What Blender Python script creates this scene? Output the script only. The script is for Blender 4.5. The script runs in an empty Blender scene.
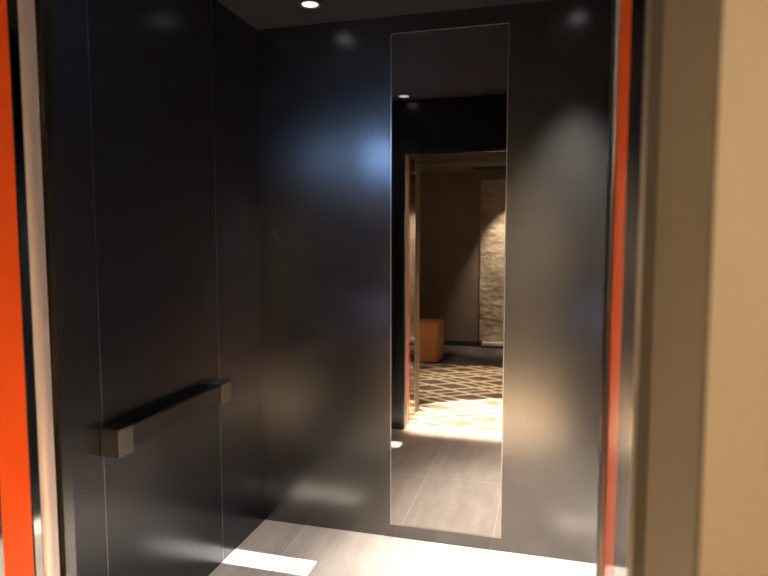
import bpy, bmesh, math
from mathutils import Vector, Matrix
C = bpy.context.scene.collection
PI = math.pi

# ------------------------------------------------------------------ camera
F_PX = 600.0
YAW, PITCH = math.radians(15.24), math.radians(4.53)
cam = bpy.data.cameras.new('camera'); cam.sensor_width = 36; cam.lens = F_PX / 768 * 36
cam.clip_start = 0.02
cam.dof.use_dof = True; cam.dof.focus_distance = 3.0; cam.dof.aperture_fstop = 3.6
co = bpy.data.objects.new('camera', cam); C.objects.link(co)
co.location = (0, 0, 1.45); co.rotation_euler = (PI/2 - PITCH, 0, YAW)
bpy.context.scene.camera = co

# ------------------------------------------------------------------ world, exposure
w = bpy.data.worlds.new('world'); bpy.context.scene.world = w; w.use_nodes = True
w.node_tree.nodes['Background'].inputs[0].default_value = (0.5, 0.45, 0.4, 1)
w.node_tree.nodes['Background'].inputs[1].default_value = 0.02
vs = bpy.context.scene.view_settings
vs.view_transform = 'Standard'; vs.look = 'None'; vs.exposure = 0.0; vs.gamma = 1.0; vs.use_curve_mapping = False

# ------------------------------------------------------------------ dimensions (metres)
XL, XR = -1.391, 0.47          # cab side walls
YB, YF = 2.751, 1.10           # cab back and front walls
H = 2.475                       # cab ceiling
OL, OR = -1.038, 0.097        # door opening
HEAD = 2.085
YO = 0.486                     # lobby face of the portal wall
RL, RR = -1.048, 0.113         # portal reveal in the wallpapered wall
YW, LH = -2.741, 2.36          # far lobby wall, lobby ceiling
LX0, LX1 = -4.2, 3.4

# ------------------------------------------------------------------ lights
def look(o, target):
    o.rotation_euler = (Vector(target) - Vector(o.location)).to_track_quat('-Z', 'Y').to_euler()
def spot(name, loc, target, power, angle, blend, col, size=0.03):
    l = bpy.data.lights.new(name, 'SPOT'); l.energy = power; l.spot_size = math.radians(angle); l.spot_blend = blend
    l.color = col; l.shadow_soft_size = size
    o = bpy.data.objects.new(name, l); C.objects.link(o); o.location = loc; look(o, target); return o
WARM = (1.0, 0.85, 0.66); COOL = (1.0, 0.95, 0.89)
# lobby downlights around the doorway; the last is an added fill
spot('lobby_spot', (-0.36, 0.415, 2.33), (-0.34, 0.76, 0), 6500, 40, 0.55, WARM, 0.015)
spot('lobby_spot', (-0.5, -0.85, 2.31), (-0.5, -0.55, 0), 520, 52, 0.7, WARM, 0.05)
spot('lobby_spot', (0.85, -0.15, 2.31), (0.60, 0.20, 0), 55, 120, 0.7, WARM, 0.06)
spot('lobby_spot', (-1.7, -0.55, 2.31), (-0.9, 0.1, 0.4), 120, 125, 0.6, WARM, 0.06)  # unseen lamp added as fill, powered up for the right orange strip
# wall washers on the stone wall
for x in (-0.42, 0.35, 1.15):
    spot('washer_spot', (x, -2.25, 2.31), (x, YW, 0.85), 380, 60, 0.7, WARM, 0.03)
# cab downlights: a wide cool lamp and a framed narrow beam in each
DL = [(-1.02, 2.52), (-1.01, 1.24), (0.11, 2.52), (0.11, 1.24)]
def framed(name, loc, target, hx, hy, power):
    o = spot(name, loc, target, power, 30, 0.0, (0.93, 0.96, 1.0), 0.004)
    o.rotation_euler = (0, 0, 0)
    l = o.data; l.use_nodes = True; nt = l.node_tree; N = nt.nodes; L = nt.links
    em = N['Emission']; tc = N.new('ShaderNodeTexCoord'); sp = N.new('ShaderNodeSeparateXYZ')
    L.new(tc.outputs['Normal'], sp.inputs[0])
    def m(op, a, b):
        n = N.new('ShaderNodeMath'); n.operation = op
        for i, v in enumerate((a, b)):
            if v is None: continue
            if isinstance(v, (int, float)): n.inputs[i].default_value = v
            else: L.new(v, n.inputs[i])
        return n.outputs[0]
    dist = loc[2]; ox, oy = (target[0]-loc[0])/dist, (target[1]-loc[1])/dist
    z = m('ABSOLUTE', sp.outputs[2], None)
    ax = m('ABSOLUTE', m('SUBTRACT', m('DIVIDE', sp.outputs[0], z), ox), None)
    ay = m('ABSOLUTE', m('SUBTRACT', m('DIVIDE', sp.outputs[1], z), oy), None)
    mk = m('MULTIPLY', m('LESS_THAN', ax, hx / dist), m('LESS_THAN', ay, hy / dist))
    L.new(m('MULTIPLY', mk, 1.0), em.inputs['Strength'])
    return o
for x, y in DL:
    spot('cab_lamp', (x, y, H - 0.02), (x, y, 0), (110 if x < -0.5 else 850) * (1.0 if y > 2 else 0.25), 56, 0.9, COOL, 0.03)
    ty = 2.38 if y > 2 else 1.44
    tx = -1.185 if x < -0.4 else 0.265
    framed('cab_beam', (x, y, H - 0.015), (tx, ty, 0), 0.205, 0.06, 1600)

# ------------------------------------------------------------------ material helpers
def mat(name, col=(0.5, 0.5, 0.5), rough=0.5, metal=0.0, **kw):
    m = bpy.data.materials.new(name); m.use_nodes = True
    b = m.node_tree.nodes['Principled BSDF']
    b.inputs['Base Color'].default_value = (*col, 1); b.inputs['Roughness'].default_value = rough
    b.inputs['Metallic'].default_value = metal
    for k, v in kw.items(): b.inputs[k.replace('_', ' ')].default_value = v
    return m
def NT(m): return m.node_tree.nodes, m.node_tree.links, m.node_tree.nodes['Principled BSDF']
def mth(m, op, a, b=None, c=None):
    N, L, _ = NT(m); n = N.new('ShaderNodeMath'); n.operation = op
    for i, v in enumerate((a, b, c)):
        if v is None: continue
        if isinstance(v, (int, float)): n.inputs[i].default_value = v
        else: L.new(v, n.inputs[i])
    return n.outputs[0]
def pos(m):
    N, L, _ = NT(m); g = N.new('ShaderNodeTexCoord'); s = N.new('ShaderNodeSeparateXYZ')
    L.new(g.outputs['Object'], s.inputs[0]); return g.outputs['Object'], s.outputs
def noise(m, vec, scale, detail=4, stretch=(1, 1, 1), rough=0.5):
    N, L, _ = NT(m); mp = N.new('ShaderNodeMapping'); mp.inputs['Scale'].default_value = stretch
    L.new(vec, mp.inputs[0]); n = N.new('ShaderNodeTexNoise'); n.inputs['Scale'].default_value = scale
    n.inputs['Detail'].default_value = detail; n.inputs['Roughness'].default_value = rough
    L.new(mp.outputs[0], n.inputs['Vector']); return n.outputs[0]
def ramp(m, fac, stops):
    N, L, _ = NT(m); r = N.new('ShaderNodeValToRGB'); e = r.color_ramp.elements
    while len(e) < len(stops): e.new(0.5)
    for k, (p, c) in enumerate(stops): e[k].position = p; e[k].color = (*c, 1)
    L.new(fac, r.inputs[0]); return r.outputs[0]
def mix(m, fac, a, b):
    N, L, _ = NT(m); n = N.new('ShaderNodeMix'); n.data_type = 'RGBA'
    if isinstance(fac, (int, float)): n.inputs[0].default_value = fac
    else: L.new(fac, n.inputs[0])
    for s, v in ((n.inputs[6], a), (n.inputs[7], b)):
        if isinstance(v, tuple): s.default_value = (*v, 1)
        else: L.new(v, s)
    return n.outputs[2]
def bump(m, h, strength, dist=0.01):
    N, L, b = NT(m); n = N.new('ShaderNodeBump'); n.inputs['Strength'].default_value = strength
    n.inputs['Distance'].default_value = dist; L.new(h, n.inputs['Height']); L.new(n.outputs[0], b.inputs['Normal'])
def line(m, v, off, period, half):       # 1 within half of a line repeated every period
    a = mth(m, 'DIVIDE', mth(m, 'SUBTRACT', v, off), period)
    f = mth(m, 'ABSOLUTE', mth(m, 'SUBTRACT', mth(m, 'FRACT', mth(m, 'ADD', a, 0.5)), 0.5))
    return mth(m, 'LESS_THAN', f, half / period)

# ------------------------------------------------------------------ materials
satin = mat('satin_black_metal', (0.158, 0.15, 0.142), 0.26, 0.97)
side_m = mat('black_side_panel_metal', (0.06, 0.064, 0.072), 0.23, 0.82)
ceilm = mat('dark_ceiling_metal', (0.028, 0.028, 0.029), 0.8, 0.0, Specular_IOR_Level=0.1)
seam = mat('seam_metal', (0.28, 0.28, 0.28), 0.4, 1.0)
mirror_m = mat('smoked_mirror', (0.42, 0.39, 0.365), 0.02, 1.0)
edge_m = mat('mirror_edge_metal', (0.62, 0.58, 0.54), 0.3, 1.0)
rail_m = mat('brushed_dark_steel', (0.20, 0.19, 0.175), 0.33, 1.0)
_, L_, b_ = NT(rail_m); v, s = pos(rail_m)
bump(rail_m, noise(rail_m, v, 60, 2, (1, 0.05, 8)), 0.15, 0.001)
bar_m = mat('dark_satin_bar', (0.075, 0.074, 0.073), 0.28, 1.0)
steel = mat('brushed_steel', (0.9, 0.9, 0.9), 0.42, 0.6)
polish = mat('polished_dark_steel', (0.33, 0.315, 0.295), 0.07, 1.0)
bronze = mat('dark_bronze_metal', (0.11, 0.085, 0.055), 0.6, 0.2)
soffit = mat('dark_soffit_board', (0.018, 0.015, 0.013), 0.8, 0.0, Specular_IOR_Level=0.1)
black = mat('black_gasket', (0.015, 0.015, 0.015), 0.6)
orange = mat('orange_glass', (0.95, 0.13, 0.022), 0.12, Specular_IOR_Level=0.06)

tile = mat('pale_stone_tile', rough=0.42); N_, L_, b_ = NT(tile); v, s = pos(tile)
vein = noise(tile, v, 5, 6, (2.6, 0.7, 1), 0.6)
stone = ramp(tile, vein, [(0.3, (0.42, 0.355, 0.30)), (0.55, (0.53, 0.46, 0.395)), (0.75, (0.62, 0.545, 0.475))])
gx = line(tile, s[0], -1.155, 0.463, 0.0035); gy = line(tile, s[1], 1.95, 0.93, 0.003)
g = mth(tile, 'MAXIMUM', gx, gy)
L_.new(mix(tile, g, stone, (0.66, 0.60, 0.54)), b_.inputs['Base Color'])
bump(tile, vein, 0.05, 0.002)

fabric = mat('woven_wallpaper', rough=0.8); N_, L_, b_ = NT(fabric); v, s = pos(fabric)
f1 = noise(fabric, v, 260, 2, (1, 1, 0.25)); f2 = noise(fabric, v, 7, 3)
base = ramp(fabric, f2, [(0.3, (0.46, 0.345, 0.20)), (0.7, (0.51, 0.385, 0.235))])
L_.new(mix(fabric, mth(fabric, 'MULTIPLY', f1, 0.35), base, (0.62, 0.49, 0.31)), b_.inputs['Base Color'])
bump(fabric, f1, 0.3, 0.001)

lobbywall = mat('brown_wall_fabric', (0.16, 0.115, 0.08), 0.8); _, L_, b_ = NT(lobbywall); v, s = pos(lobbywall)
L_.new(ramp(lobbywall, noise(lobbywall, v, 4), [(0.3, (0.15, 0.112, 0.095)), (0.7, (0.185, 0.138, 0.117))]), b_.inputs['Base Color'])
slab = mat('rough_layered_stone', rough=0.75); _, L_, b_ = NT(slab); v, s = pos(slab)
a1 = noise(slab, v, 3.2, 8, (0.9, 1, 1.7), 0.62); a2 = noise(slab, v, 14, 6, (0.9, 1, 1.3))
L_.new(ramp(slab, a1, [(0.25, (0.18, 0.145, 0.10)), (0.5, (0.36, 0.30, 0.225)), (0.72, (0.52, 0.45, 0.35))]), b_.inputs['Base Color'])
bump(slab, mth(slab, 'ADD', a1, mth(slab, 'MULTIPLY', a2, 0.4)), 0.9, 0.05)
lceil = mat('dark_brown_ceiling', (0.10, 0.08, 0.065), 0.8)
skirt = mat('black_skirting', (0.02, 0.018, 0.016), 0.5)
lfloor = mat('dark_plain_carpet', rough=0.95); _, L_, b_ = NT(lfloor); v, s = pos(lfloor)
L_.new(ramp(lfloor, noise(lfloor, v, 3.5, 5), [(0.35, (0.045, 0.038, 0.034)), (0.7, (0.12, 0.10, 0.09))]), b_.inputs['Base Color'])

carpet = mat('lattice_carpet', rough=0.95); _, L_, b_ = NT(carpet); v, s = pos(carpet)
wob = mth(carpet, 'MULTIPLY', mth(carpet, 'SUBTRACT', noise(carpet, v, 6, 3), 0.5), 0.03)
u = mth(carpet, 'ADD', mth(carpet, 'ADD', mth(carpet, 'MULTIPLY', s[0], 0.50), mth(carpet, 'MULTIPLY', s[1], 0.87)), wob)
t = mth(carpet, 'ADD', mth(carpet, 'SUBTRACT', mth(carpet, 'MULTIPLY', s[0], 0.50), mth(carpet, 'MULTIPLY', s[1], 0.87)), wob)
k = mth(carpet, 'MAXIMUM', mth(carpet, 'MAXIMUM', line(carpet, u, 0.03, 0.23, 0.022), line(carpet, u, 0.145, 0.69, 0.014)),
        mth(carpet, 'MAXIMUM', line(carpet, t, 0.0, 0.23, 0.022), line(carpet, t, 0.115, 0.69, 0.014)))
dk = ramp(carpet, noise(carpet, v, 9, 3), [(0.3, (0.06, 0.045, 0.035)), (0.7, (0.15, 0.115, 0.09))])
L_.new(mix(carpet, k, dk, (0.66, 0.53, 0.38)), b_.inputs['Base Color'])
bump(carpet, noise(carpet, v, 300, 2), 0.4, 0.003)

leather = mat('tan_wood_veneer', rough=0.45); _, L_, b_ = NT(leather); v, s = pos(leather)
L_.new(ramp(leather, noise(leather, v, 6, 4, (6, 6, 0.7)), [(0.3, (0.40, 0.17, 0.06)), (0.7, (0.52, 0.24, 0.09))]), b_.inputs['Base Color'])
def emis(name, col, st):
    m = mat(name, (0.02, 0.02, 0.02), 0.3); b = NT(m)[2]
    b.inputs['Emission Color'].default_value = (*col, 1); b.inputs['Emission Strength'].default_value = st; return m
lens_m = emis('lamp_lens_glow', (0.95, 0.97, 1.0), 1.4)
lensw_m = emis('warm_lens_glow', (1.0, 0.85, 0.65), 10)
blue_m = emis('blue_display_glow', (0.30, 0.52, 1.0), 170)
blue2_m = emis('blue_button_glow', (0.25, 0.38, 1.0), 80)
strip_m = mat('pale_stone_base', (0.6, 0.55, 0.48), 0.5)

# ------------------------------------------------------------------ mesh helpers
def box(bm, x0, x1, y0, y1, z0, z1, bev=0.0, seg=2):
    r = bmesh.ops.create_cube(bm, size=1.0); vs_ = r['verts']
    bmesh.ops.scale(bm, vec=(x1-x0, y1-y0, z1-z0), verts=vs_)
    bmesh.ops.translate(bm, vec=((x0+x1)/2, (y0+y1)/2, (z0+z1)/2), verts=vs_)
    if bev > 0:
        es = list({e for q in vs_ for e in q.link_edges})
        bmesh.ops.bevel(bm, geom=es, offset=bev, segments=seg, profile=0.5, affect='EDGES')
def prism(bm, pts, z0, z1):
    lo = [bm.verts.new((x, y, z0)) for x, y in pts]; hi = [bm.verts.new((x, y, z1)) for x, y in pts]
    n = len(pts)
    for i in range(n): bm.faces.new((lo[i], lo[(i+1) % n], hi[(i+1) % n], hi[i]))
    bm.faces.new(lo[::-1]); bm.faces.new(hi)
def lathe(bm, prof, seg=40, c=(0, 0, 0)):
    rings = [[bm.verts.new((c[0]+r*math.cos(2*PI*i/seg), c[1]+r*math.sin(2*PI*i/seg), c[2]+z)) for i in range(seg)] for r, z in prof]
    for a, b in zip(rings, rings[1:]):
        for i in range(seg): bm.faces.new((a[i], a[(i+1) % seg], b[(i+1) % seg], b[i]))
    for rg, z in ((rings[0], 0), (rings[-1], 1)): bm.faces.new(rg)
def obj(name, bm, m, parent=None, smooth=False, loc=None):
    bmesh.ops.recalc_face_normals(bm, faces=bm.faces)
    me = bpy.data.meshes.new(name); bm.to_mesh(me); bm.free(); me.materials.append(m)
    if smooth:
        for p in me.polygons: p.use_smooth = True
    o = bpy.data.objects.new(name, me); C.objects.link(o)
    if loc: o.location = loc
    if parent: o.parent = parent
    return o
def boxes(name, lst, m, parent=None, bev=0.0, **kw):
    bm = bmesh.new()
    for b in lst: box(bm, *b, bev=bev)
    return obj(name, bm, m, parent, **kw)
def struct(name, lst, m, label=None, bev=0.0):
    o = boxes(name, lst, m, bev=bev); o['kind'] = 'structure'
    if label: o['label'] = label
    return o
def tag(o, label, cat, group=None):
    o['label'] = label; o['category'] = cat
    if group: o['group'] = group
    return o
def thing(name, label, cat, loc=(0, 0, 0), group=None):
    o = bpy.data.objects.new(name, None); C.objects.link(o); o.location = loc; o.empty_display_size = 0.1
    return tag(o, label, cat, group)

T = 0.04
# ------------------------------------------------------------------ the cab
struct('floor', [(XL-T, XR+T, 1.06, YB+T, -0.05, 0)], tile)
struct('ceiling', [(XL-T, XR+T, YF-0.02, YB+T, H, H+0.05)], ceilm)
def panels(edges):    # panels with narrow joints between
    return [(a + 0.0015, b - 0.0015) for a, b in zip(edges, edges[1:])]
wl = struct('wall_left', [(XL-0.02, XL, a, b, 0, H) for a, b in panels([YF-0.02, 1.468, 1.609, 2.333, YB+0.0015])], side_m)
for yy in (1.468, 1.609, 2.333):
    boxes('panel_joint', [(XL-0.02, XL+0.0002, yy-0.0015, yy+0.0015, 0, H)], seam, wl)
wr = struct('wall_right', [(XR, XR+0.02, a, b, 0, H) for a, b in panels([YF-0.02, 1.468, 1.609, 2.333, YB+0.0015])], side_m)
for yy in (1.468, 1.609, 2.333):
    boxes('panel_joint', [(XR-0.0002, XR+0.02, yy-0.0015, yy+0.0015, 0, H)], seam, wr)
struct('wall_back', [(XL-0.02, XR+0.02, YB, YB+0.03, 0, H)], satin)
struct('wall_front', [(XL-0.02, OL-0.0, YF-0.03, YF, 0, H), (OR, XR+0.02, YF-0.03, YF, 0, H), (OL, OR, YF-0.03, YF, HEAD, H)], satin)

# mirror on the back wall
MX0, MX1, MZ0, MZ1 = -0.714, -0.184, 0.066, 2.395
mr = thing('mirror', 'tall narrow smoked mirror strip fixed to the dark back wall', 'mirror', ((MX0+MX1)/2, YB, MZ0))
inv = Matrix.Translation(-mr.location)
def child_boxes(root, name, lst, m, bev=0.0, smooth=False):
    bm = bmesh.new()
    for b in lst: box(bm, *b, bev=bev)
    bm.transform(Matrix.Translation(-Vector(root.location)))
    return obj(name, bm, m, root, smooth)
child_boxes(mr, 'mirror_glass', [(MX0+0.002, MX1-0.002, YB-0.006, YB-0.0005, MZ0+0.002, MZ1-0.002)], mirror_m)
child_boxes(mr, 'edge_trim', [(MX0-0.002, MX0+0.002, YB-0.008, YB-0.0003, MZ0, MZ1), (MX1-0.002, MX1+0.002, YB-0.008, YB-0.0003, MZ0, MZ1),
            (MX0+0.002, MX1-0.002, YB-0.008, YB-0.0003, MZ0, MZ0+0.002), (MX0+0.002, MX1-0.002, YB-0.008, YB-0.0003, MZ1-0.002, MZ1)], edge_m)

# handrail on the left wall
hr = thing('handrail', 'flat rectangular brushed metal handrail on the dark left wall', 'handrail', (XL, 1.95, 0.745))
HX = XL + 0.07
for a, b in ((1.595, 1.668), (2.235, 2.318)):
    child_boxes(hr, 'mounting_block', [(XL+0.0003, HX, a, b, 0.747, 0.84)], rail_m, 0.0025)['label'] = 'brushed square end bracket'
child_boxes(hr, 'rail_bar', [(HX-0.026, HX-0.006, 1.6675, 2.2355, 0.758, 0.838)], bar_m, 0.005)

# ceiling downlights (cab)
def downlight(loc, label, cat, m, r=0.036, group=None):
    t_ = thing('downlight', label, cat, loc, group)
    bm = bmesh.new(); lathe(bm, [(r+0.001, -0.0005), (r+0.012, -0.0005), (r+0.010, -0.004), (r+0.001, -0.003), (r+0.001, -0.0005)][:4]); 
    bmesh.ops.delete(bm, geom=[f for f in bm.faces if len(f.verts) > 4], context='FACES_ONLY')
    obj('trim_ring', bm, rail_m, t_, True)
    bm = bmesh.new(); lathe(bm, [(r*0.92, -0.0006), (r, -0.0010), (r*0.96, -0.0020), (r*0.5, -0.0026)])
    obj('lens', bm, m, t_, True)
    return t_
wh = ['bright round downlight in the cab ceiling at the back left corner',
      'small round downlight in the cab ceiling seen at the top of the mirror',
      'round downlight in the cab ceiling at the back right corner',
      'round downlight in the cab ceiling at the front right, beside the doorway']
for (x, y), lb in zip(DL, wh): downlight((x, y, H), lb, 'ceiling light', lens_m, group='cab ceiling downlights')

# control panels beside the door
def cop(xc, label, disp):
    t_ = thing('control_panel', label, 'control panel', (xc, YF, 0.85))
    cb = lambda n_, x0, x1, y0, y1, z0, z1, m, bev=0.0, par=None: child_boxes(t_, n_, [(xc+x0, xc+x1, YF+y0, YF+y1, z0, z1)], m, bev)
    cb('faceplate', -0.085, 0.085, 0.0004, 0.006, 0.85, 2.14 if disp else 1.15, satin, 0.0015)
    if disp:
        cb('display', -0.045, 0.035, 0.006, 0.009, 2.04, 2.095, blue_m, 0.0005)
    for i in range(4 if disp else 2):
        cb('button', -0.018, 0.018, 0.006, 0.011, 1.02+0.06*i, 1.05+0.06*i, rail_m, 0.003)
    cb('call_light', -0.012, 0.012, 0.006, 0.010, 0.915, 0.939, blue2_m, 0.002)['label'] = 'small blue lit button'
cop(-1.19, 'tall dark control panel with blue display, left of the doorway inside the cab', True)
cop(0.335, 'short dark control panel with one blue light, right of the doorway inside the cab', False)

# ------------------------------------------------------------------ door portal
dr = bpy.data.objects.new('door_1', None); C.objects.link(dr); dr['kind'] = 'structure'
dr['label'] = 'metal lift door frame around the opening'
def jamb(side, X, orng, yn, post_m):        # side -1 left, +1 right: material lies outward of X
    def bb(name, y0, y1, m, d0=0.0, d1=0.02, z0=0.0, z1=HEAD, bev=0.0):
        a, b = X + side*d0, X + side*d1
        return boxes(name, [(min(a, b), max(a, b), y0, y1, z0, z1)], m, dr, bev)
    bb('jamb_panel', yn+0.0045, orng[0], polish)             # outer polished strip
    bb('jamb_edge', yn, yn+0.004, edge_m, -0.001, 0.004)
    bb('jamb_face', yn, yn+0.004, bronze, 0.0042, 0.02)
    bb('gasket', orng[1], orng[1]+0.004, black, 0.002, 0.02)
    # steel post whose nose stands out into the opening
    bb('reveal_strip', orng[1]+0.0042, 1.0095, polish)
    pr = 0.012 if side < 0 else 0.0075
    tip = X - side*pr; bm = bmesh.new()
    pts = [(X + side*0.02, 1.010), (X, 1.010)]
    for i in range(1, 9):
        a = i / 8; bulge = 0.003*math.sin(PI*a)
        pts.append((X - side*(pr*a + bulge*0.7), 1.010 + 0.016*a - bulge*0.7))
    pts += [(tip, 1.034), (X, 1.040), (X, 1.052), (X + side*0.02, 1.052)]
    prism(bm, pts, 0, HEAD)
    obj('steel_post', bm, post_m, dr)['label'] = 'bright brushed steel post' if side < 0 else 'dark brushed steel post'
jamb(-1, OL, (0.914, 0.985), 0.712, steel)
jamb(1, OR, (0.850, 0.985), 0.712, rail_m)
for X, side, y0, lb in ((OL, -1, 0.914, 'wide glossy orange glass strip in the left door jamb beside bright steel'),
                        (OR, 1, 0.850, 'narrow looking orange glass strip in the right door jamb beside beige wallpaper')):
    a, b = X, X + side*0.02
    o = boxes('glass_strip', [(min(a, b), max(a, b), y0+0.0006, 0.985-0.0006, 0.001, HEAD-0.001)], orange, bev=0.0006)
    tag(o, lb, 'glass panel')
boxes('head_soffit', [(RL, RR, YO+0.002, 0.711, HEAD, HEAD+0.019)], soffit, dr)
boxes('head_panel', [(OL-0.02, OR+0.02, 0.712, 1.052, HEAD+0.0005, HEAD+0.02)], soffit, dr)
boxes('sill', [(OL, OR, 0.96, 1.059, -0.02, 0.001)], steel, dr)['label'] = 'metal threshold strip'

# ------------------------------------------------------------------ wallpapered portal wall, lobby side
struct('wall_front_lobby', [(LX0, RL-0.0032, YO, 0.711, 0, LH), (RR+0.0032, LX1, YO, 0.711, 0, LH), (LX0, XL-0.1, 0.711, 1.06, 0, LH), (XR+0.1, LX1, 0.711, 1.06, 0, LH), (RL, RR, YO, 0.7165, HEAD+0.021, LH),
        (XL-0.1, OL-0.021, 0.7165, 1.06, 0, LH), (OR+0.021, XR+0.1, 0.7165, 1.06, 0, LH), (OL-0.021, OR+0.021, 0.7165, 1.06, HEAD+0.021, LH)], fabric,
       'beige woven wallpaper wall beside the doorway')

reveal_shade = mat('shaded_wallpaper_brown', (0.125, 0.092, 0.05), 0.8)  # shade on the wallpaper reveal, put into a darker brown sheet
boxes('reveal_shade_sheet', [(RL-0.003, RL+0.0, YO+0.0005, 0.7105, 0, HEAD)], reveal_shade, dr)
boxes('reveal_shade_sheet', [(RR, RR+0.003, YO+0.0005, 0.7105, 0, HEAD)], reveal_shade, dr)['label'] = 'side of the doorway recess, its shade painted brown'
# ------------------------------------------------------------------ lobby
struct('floor_lobby', [(LX0, LX1, YW-0.1, YO+0.46, -0.06, -0.008)], lfloor, 'dark plain lobby floor')
struct('ceiling_lobby', [(LX0, LX1, YW-0.1, YO, LH, LH+0.05)], lceil)
struct('wall_back_lobby', [(LX0, LX1, YW-0.06, YW, -0.008, LH)], lobbywall, 'brown wall at the far side of the lobby')
struct('wall_left_lobby', [(LX0-0.05, LX0, YW-0.1, YO, -0.008, LH)], lobbywall)
struct('wall_right_lobby', [(LX1, LX1+0.05, YW-0.1, YO, -0.008, LH)], lobbywall)
struct('baseboard_lobby', [(LX0, -0.885, YW, YW+0.012, -0.008, 0.06)], skirt, bev=0.002)
tag(boxes('patterned_carpet', [(LX0+0.3, LX1-0.3, -1.42, 0.955, -0.0078, -0.0005)], carpet, bev=0.002),
    'dark lobby carpet with a pale diamond lattice, seen through the mirror', 'carpet')

# rough stone feature wall
sw = thing('stone_wall_panel', 'rough tan stone wall panel washed with light across the lobby', 'wall panel', (0.6, YW, 0))
bm = bmesh.new(); box(bm, -0.885, 2.1, YW+0.0005, YW+0.022, 0.07, LH-0.1, 0.004)
bm.transform(Matrix.Translation(-Vector(sw.location))); obj('stone_face', bm, slab, sw)
child_boxes(sw, 'stone_base', [(-0.84, 2.1, YW+0.0005, YW+0.09, 0.025, 0.0695)], strip_m, 0.003)['label'] = 'pale ledge at the foot'
child_boxes(sw, 'plinth', [(-0.84, 2.1, YW+0.0005, YW+0.07, -0.0078, 0.0245)], skirt)

# ceiling slot with wall washers
sl = tag(boxes('ceiling_slot', [(-0.92, 2.1, -2.42, -2.10, LH-0.028, LH-0.0005)], black, bev=0.003),
         'black lighting channel on the lobby ceiling before the stone wall', 'light channel')
for x, lb in zip((-0.42, 0.35, 1.15), ('spotlight nearest the brown wall in the black lobby ceiling channel', 'middle spotlight in the black lobby ceiling channel',
                                       'spotlight furthest from the brown wall in the black lobby ceiling channel')):
    downlight((x, -2.25, LH-0.0285), lb, 'ceiling light', lensw_m, 0.03, 'lobby channel spotlights')
for x, y, lb in ((-0.36, 0.415, 'warm lobby downlight just outside the lift doorway'), (0.85, -0.15, 'warm lobby downlight to the right of the lift doorway'),
                 (-0.5, -0.85, 'warm lobby downlight over the middle of the patterned carpet'), (-1.7, -0.55, 'added warm fill downlight above the tan wooden block')):
    downlight((x, y, LH), lb, 'ceiling light', lensw_m, 0.035, 'lobby downlights')

# tan block stool
SB = (-1.72, -1.228, -1.93, -1.45)
st = thing('block_stool', 'tan wooden block stool on the carpet, at the left edge of the mirror view', 'stool', ((SB[0]+SB[1])/2, (SB[2]+SB[3])/2, -0.0005))
bm = bmesh.new(); pts = []; r_ = 0.07
for cx_, cy_, a0 in ((SB[1]-r_, SB[3]-r_, 0), (SB[0]+r_, SB[3]-r_, 90), (SB[0]+r_, SB[2]+r_, 180), (SB[1]-r_, SB[2]+r_, 270)):
    for i in range(9):
        a = math.radians(a0 + 90*i/8); pts.append((cx_ + r_*math.cos(a), cy_ + r_*math.sin(a)))
prism(bm, pts, 0.012, 0.43)
bm.transform(Matrix.Translation(-Vector(st.location))); obj('block', bm, leather, st)
bm = bmesh.new(); prism(bm, [(st.location.x+(x-st.location.x)*1.008, st.location.y+(y-st.location.y)*1.008) for x, y in pts], 0.4302, 0.462)
bm.transform(Matrix.Translation(-Vector(st.location))); obj('seat', bm, leather, st)
bm = bmesh.new(); prism(bm, [(st.location.x+(x-st.location.x)*0.95, st.location.y+(y-st.location.y)*0.95) for x, y in pts], 0.0, 0.0119)
bm.transform(Matrix.Translation(-Vector(st.location))); obj('plinth', bm, skirt, st)
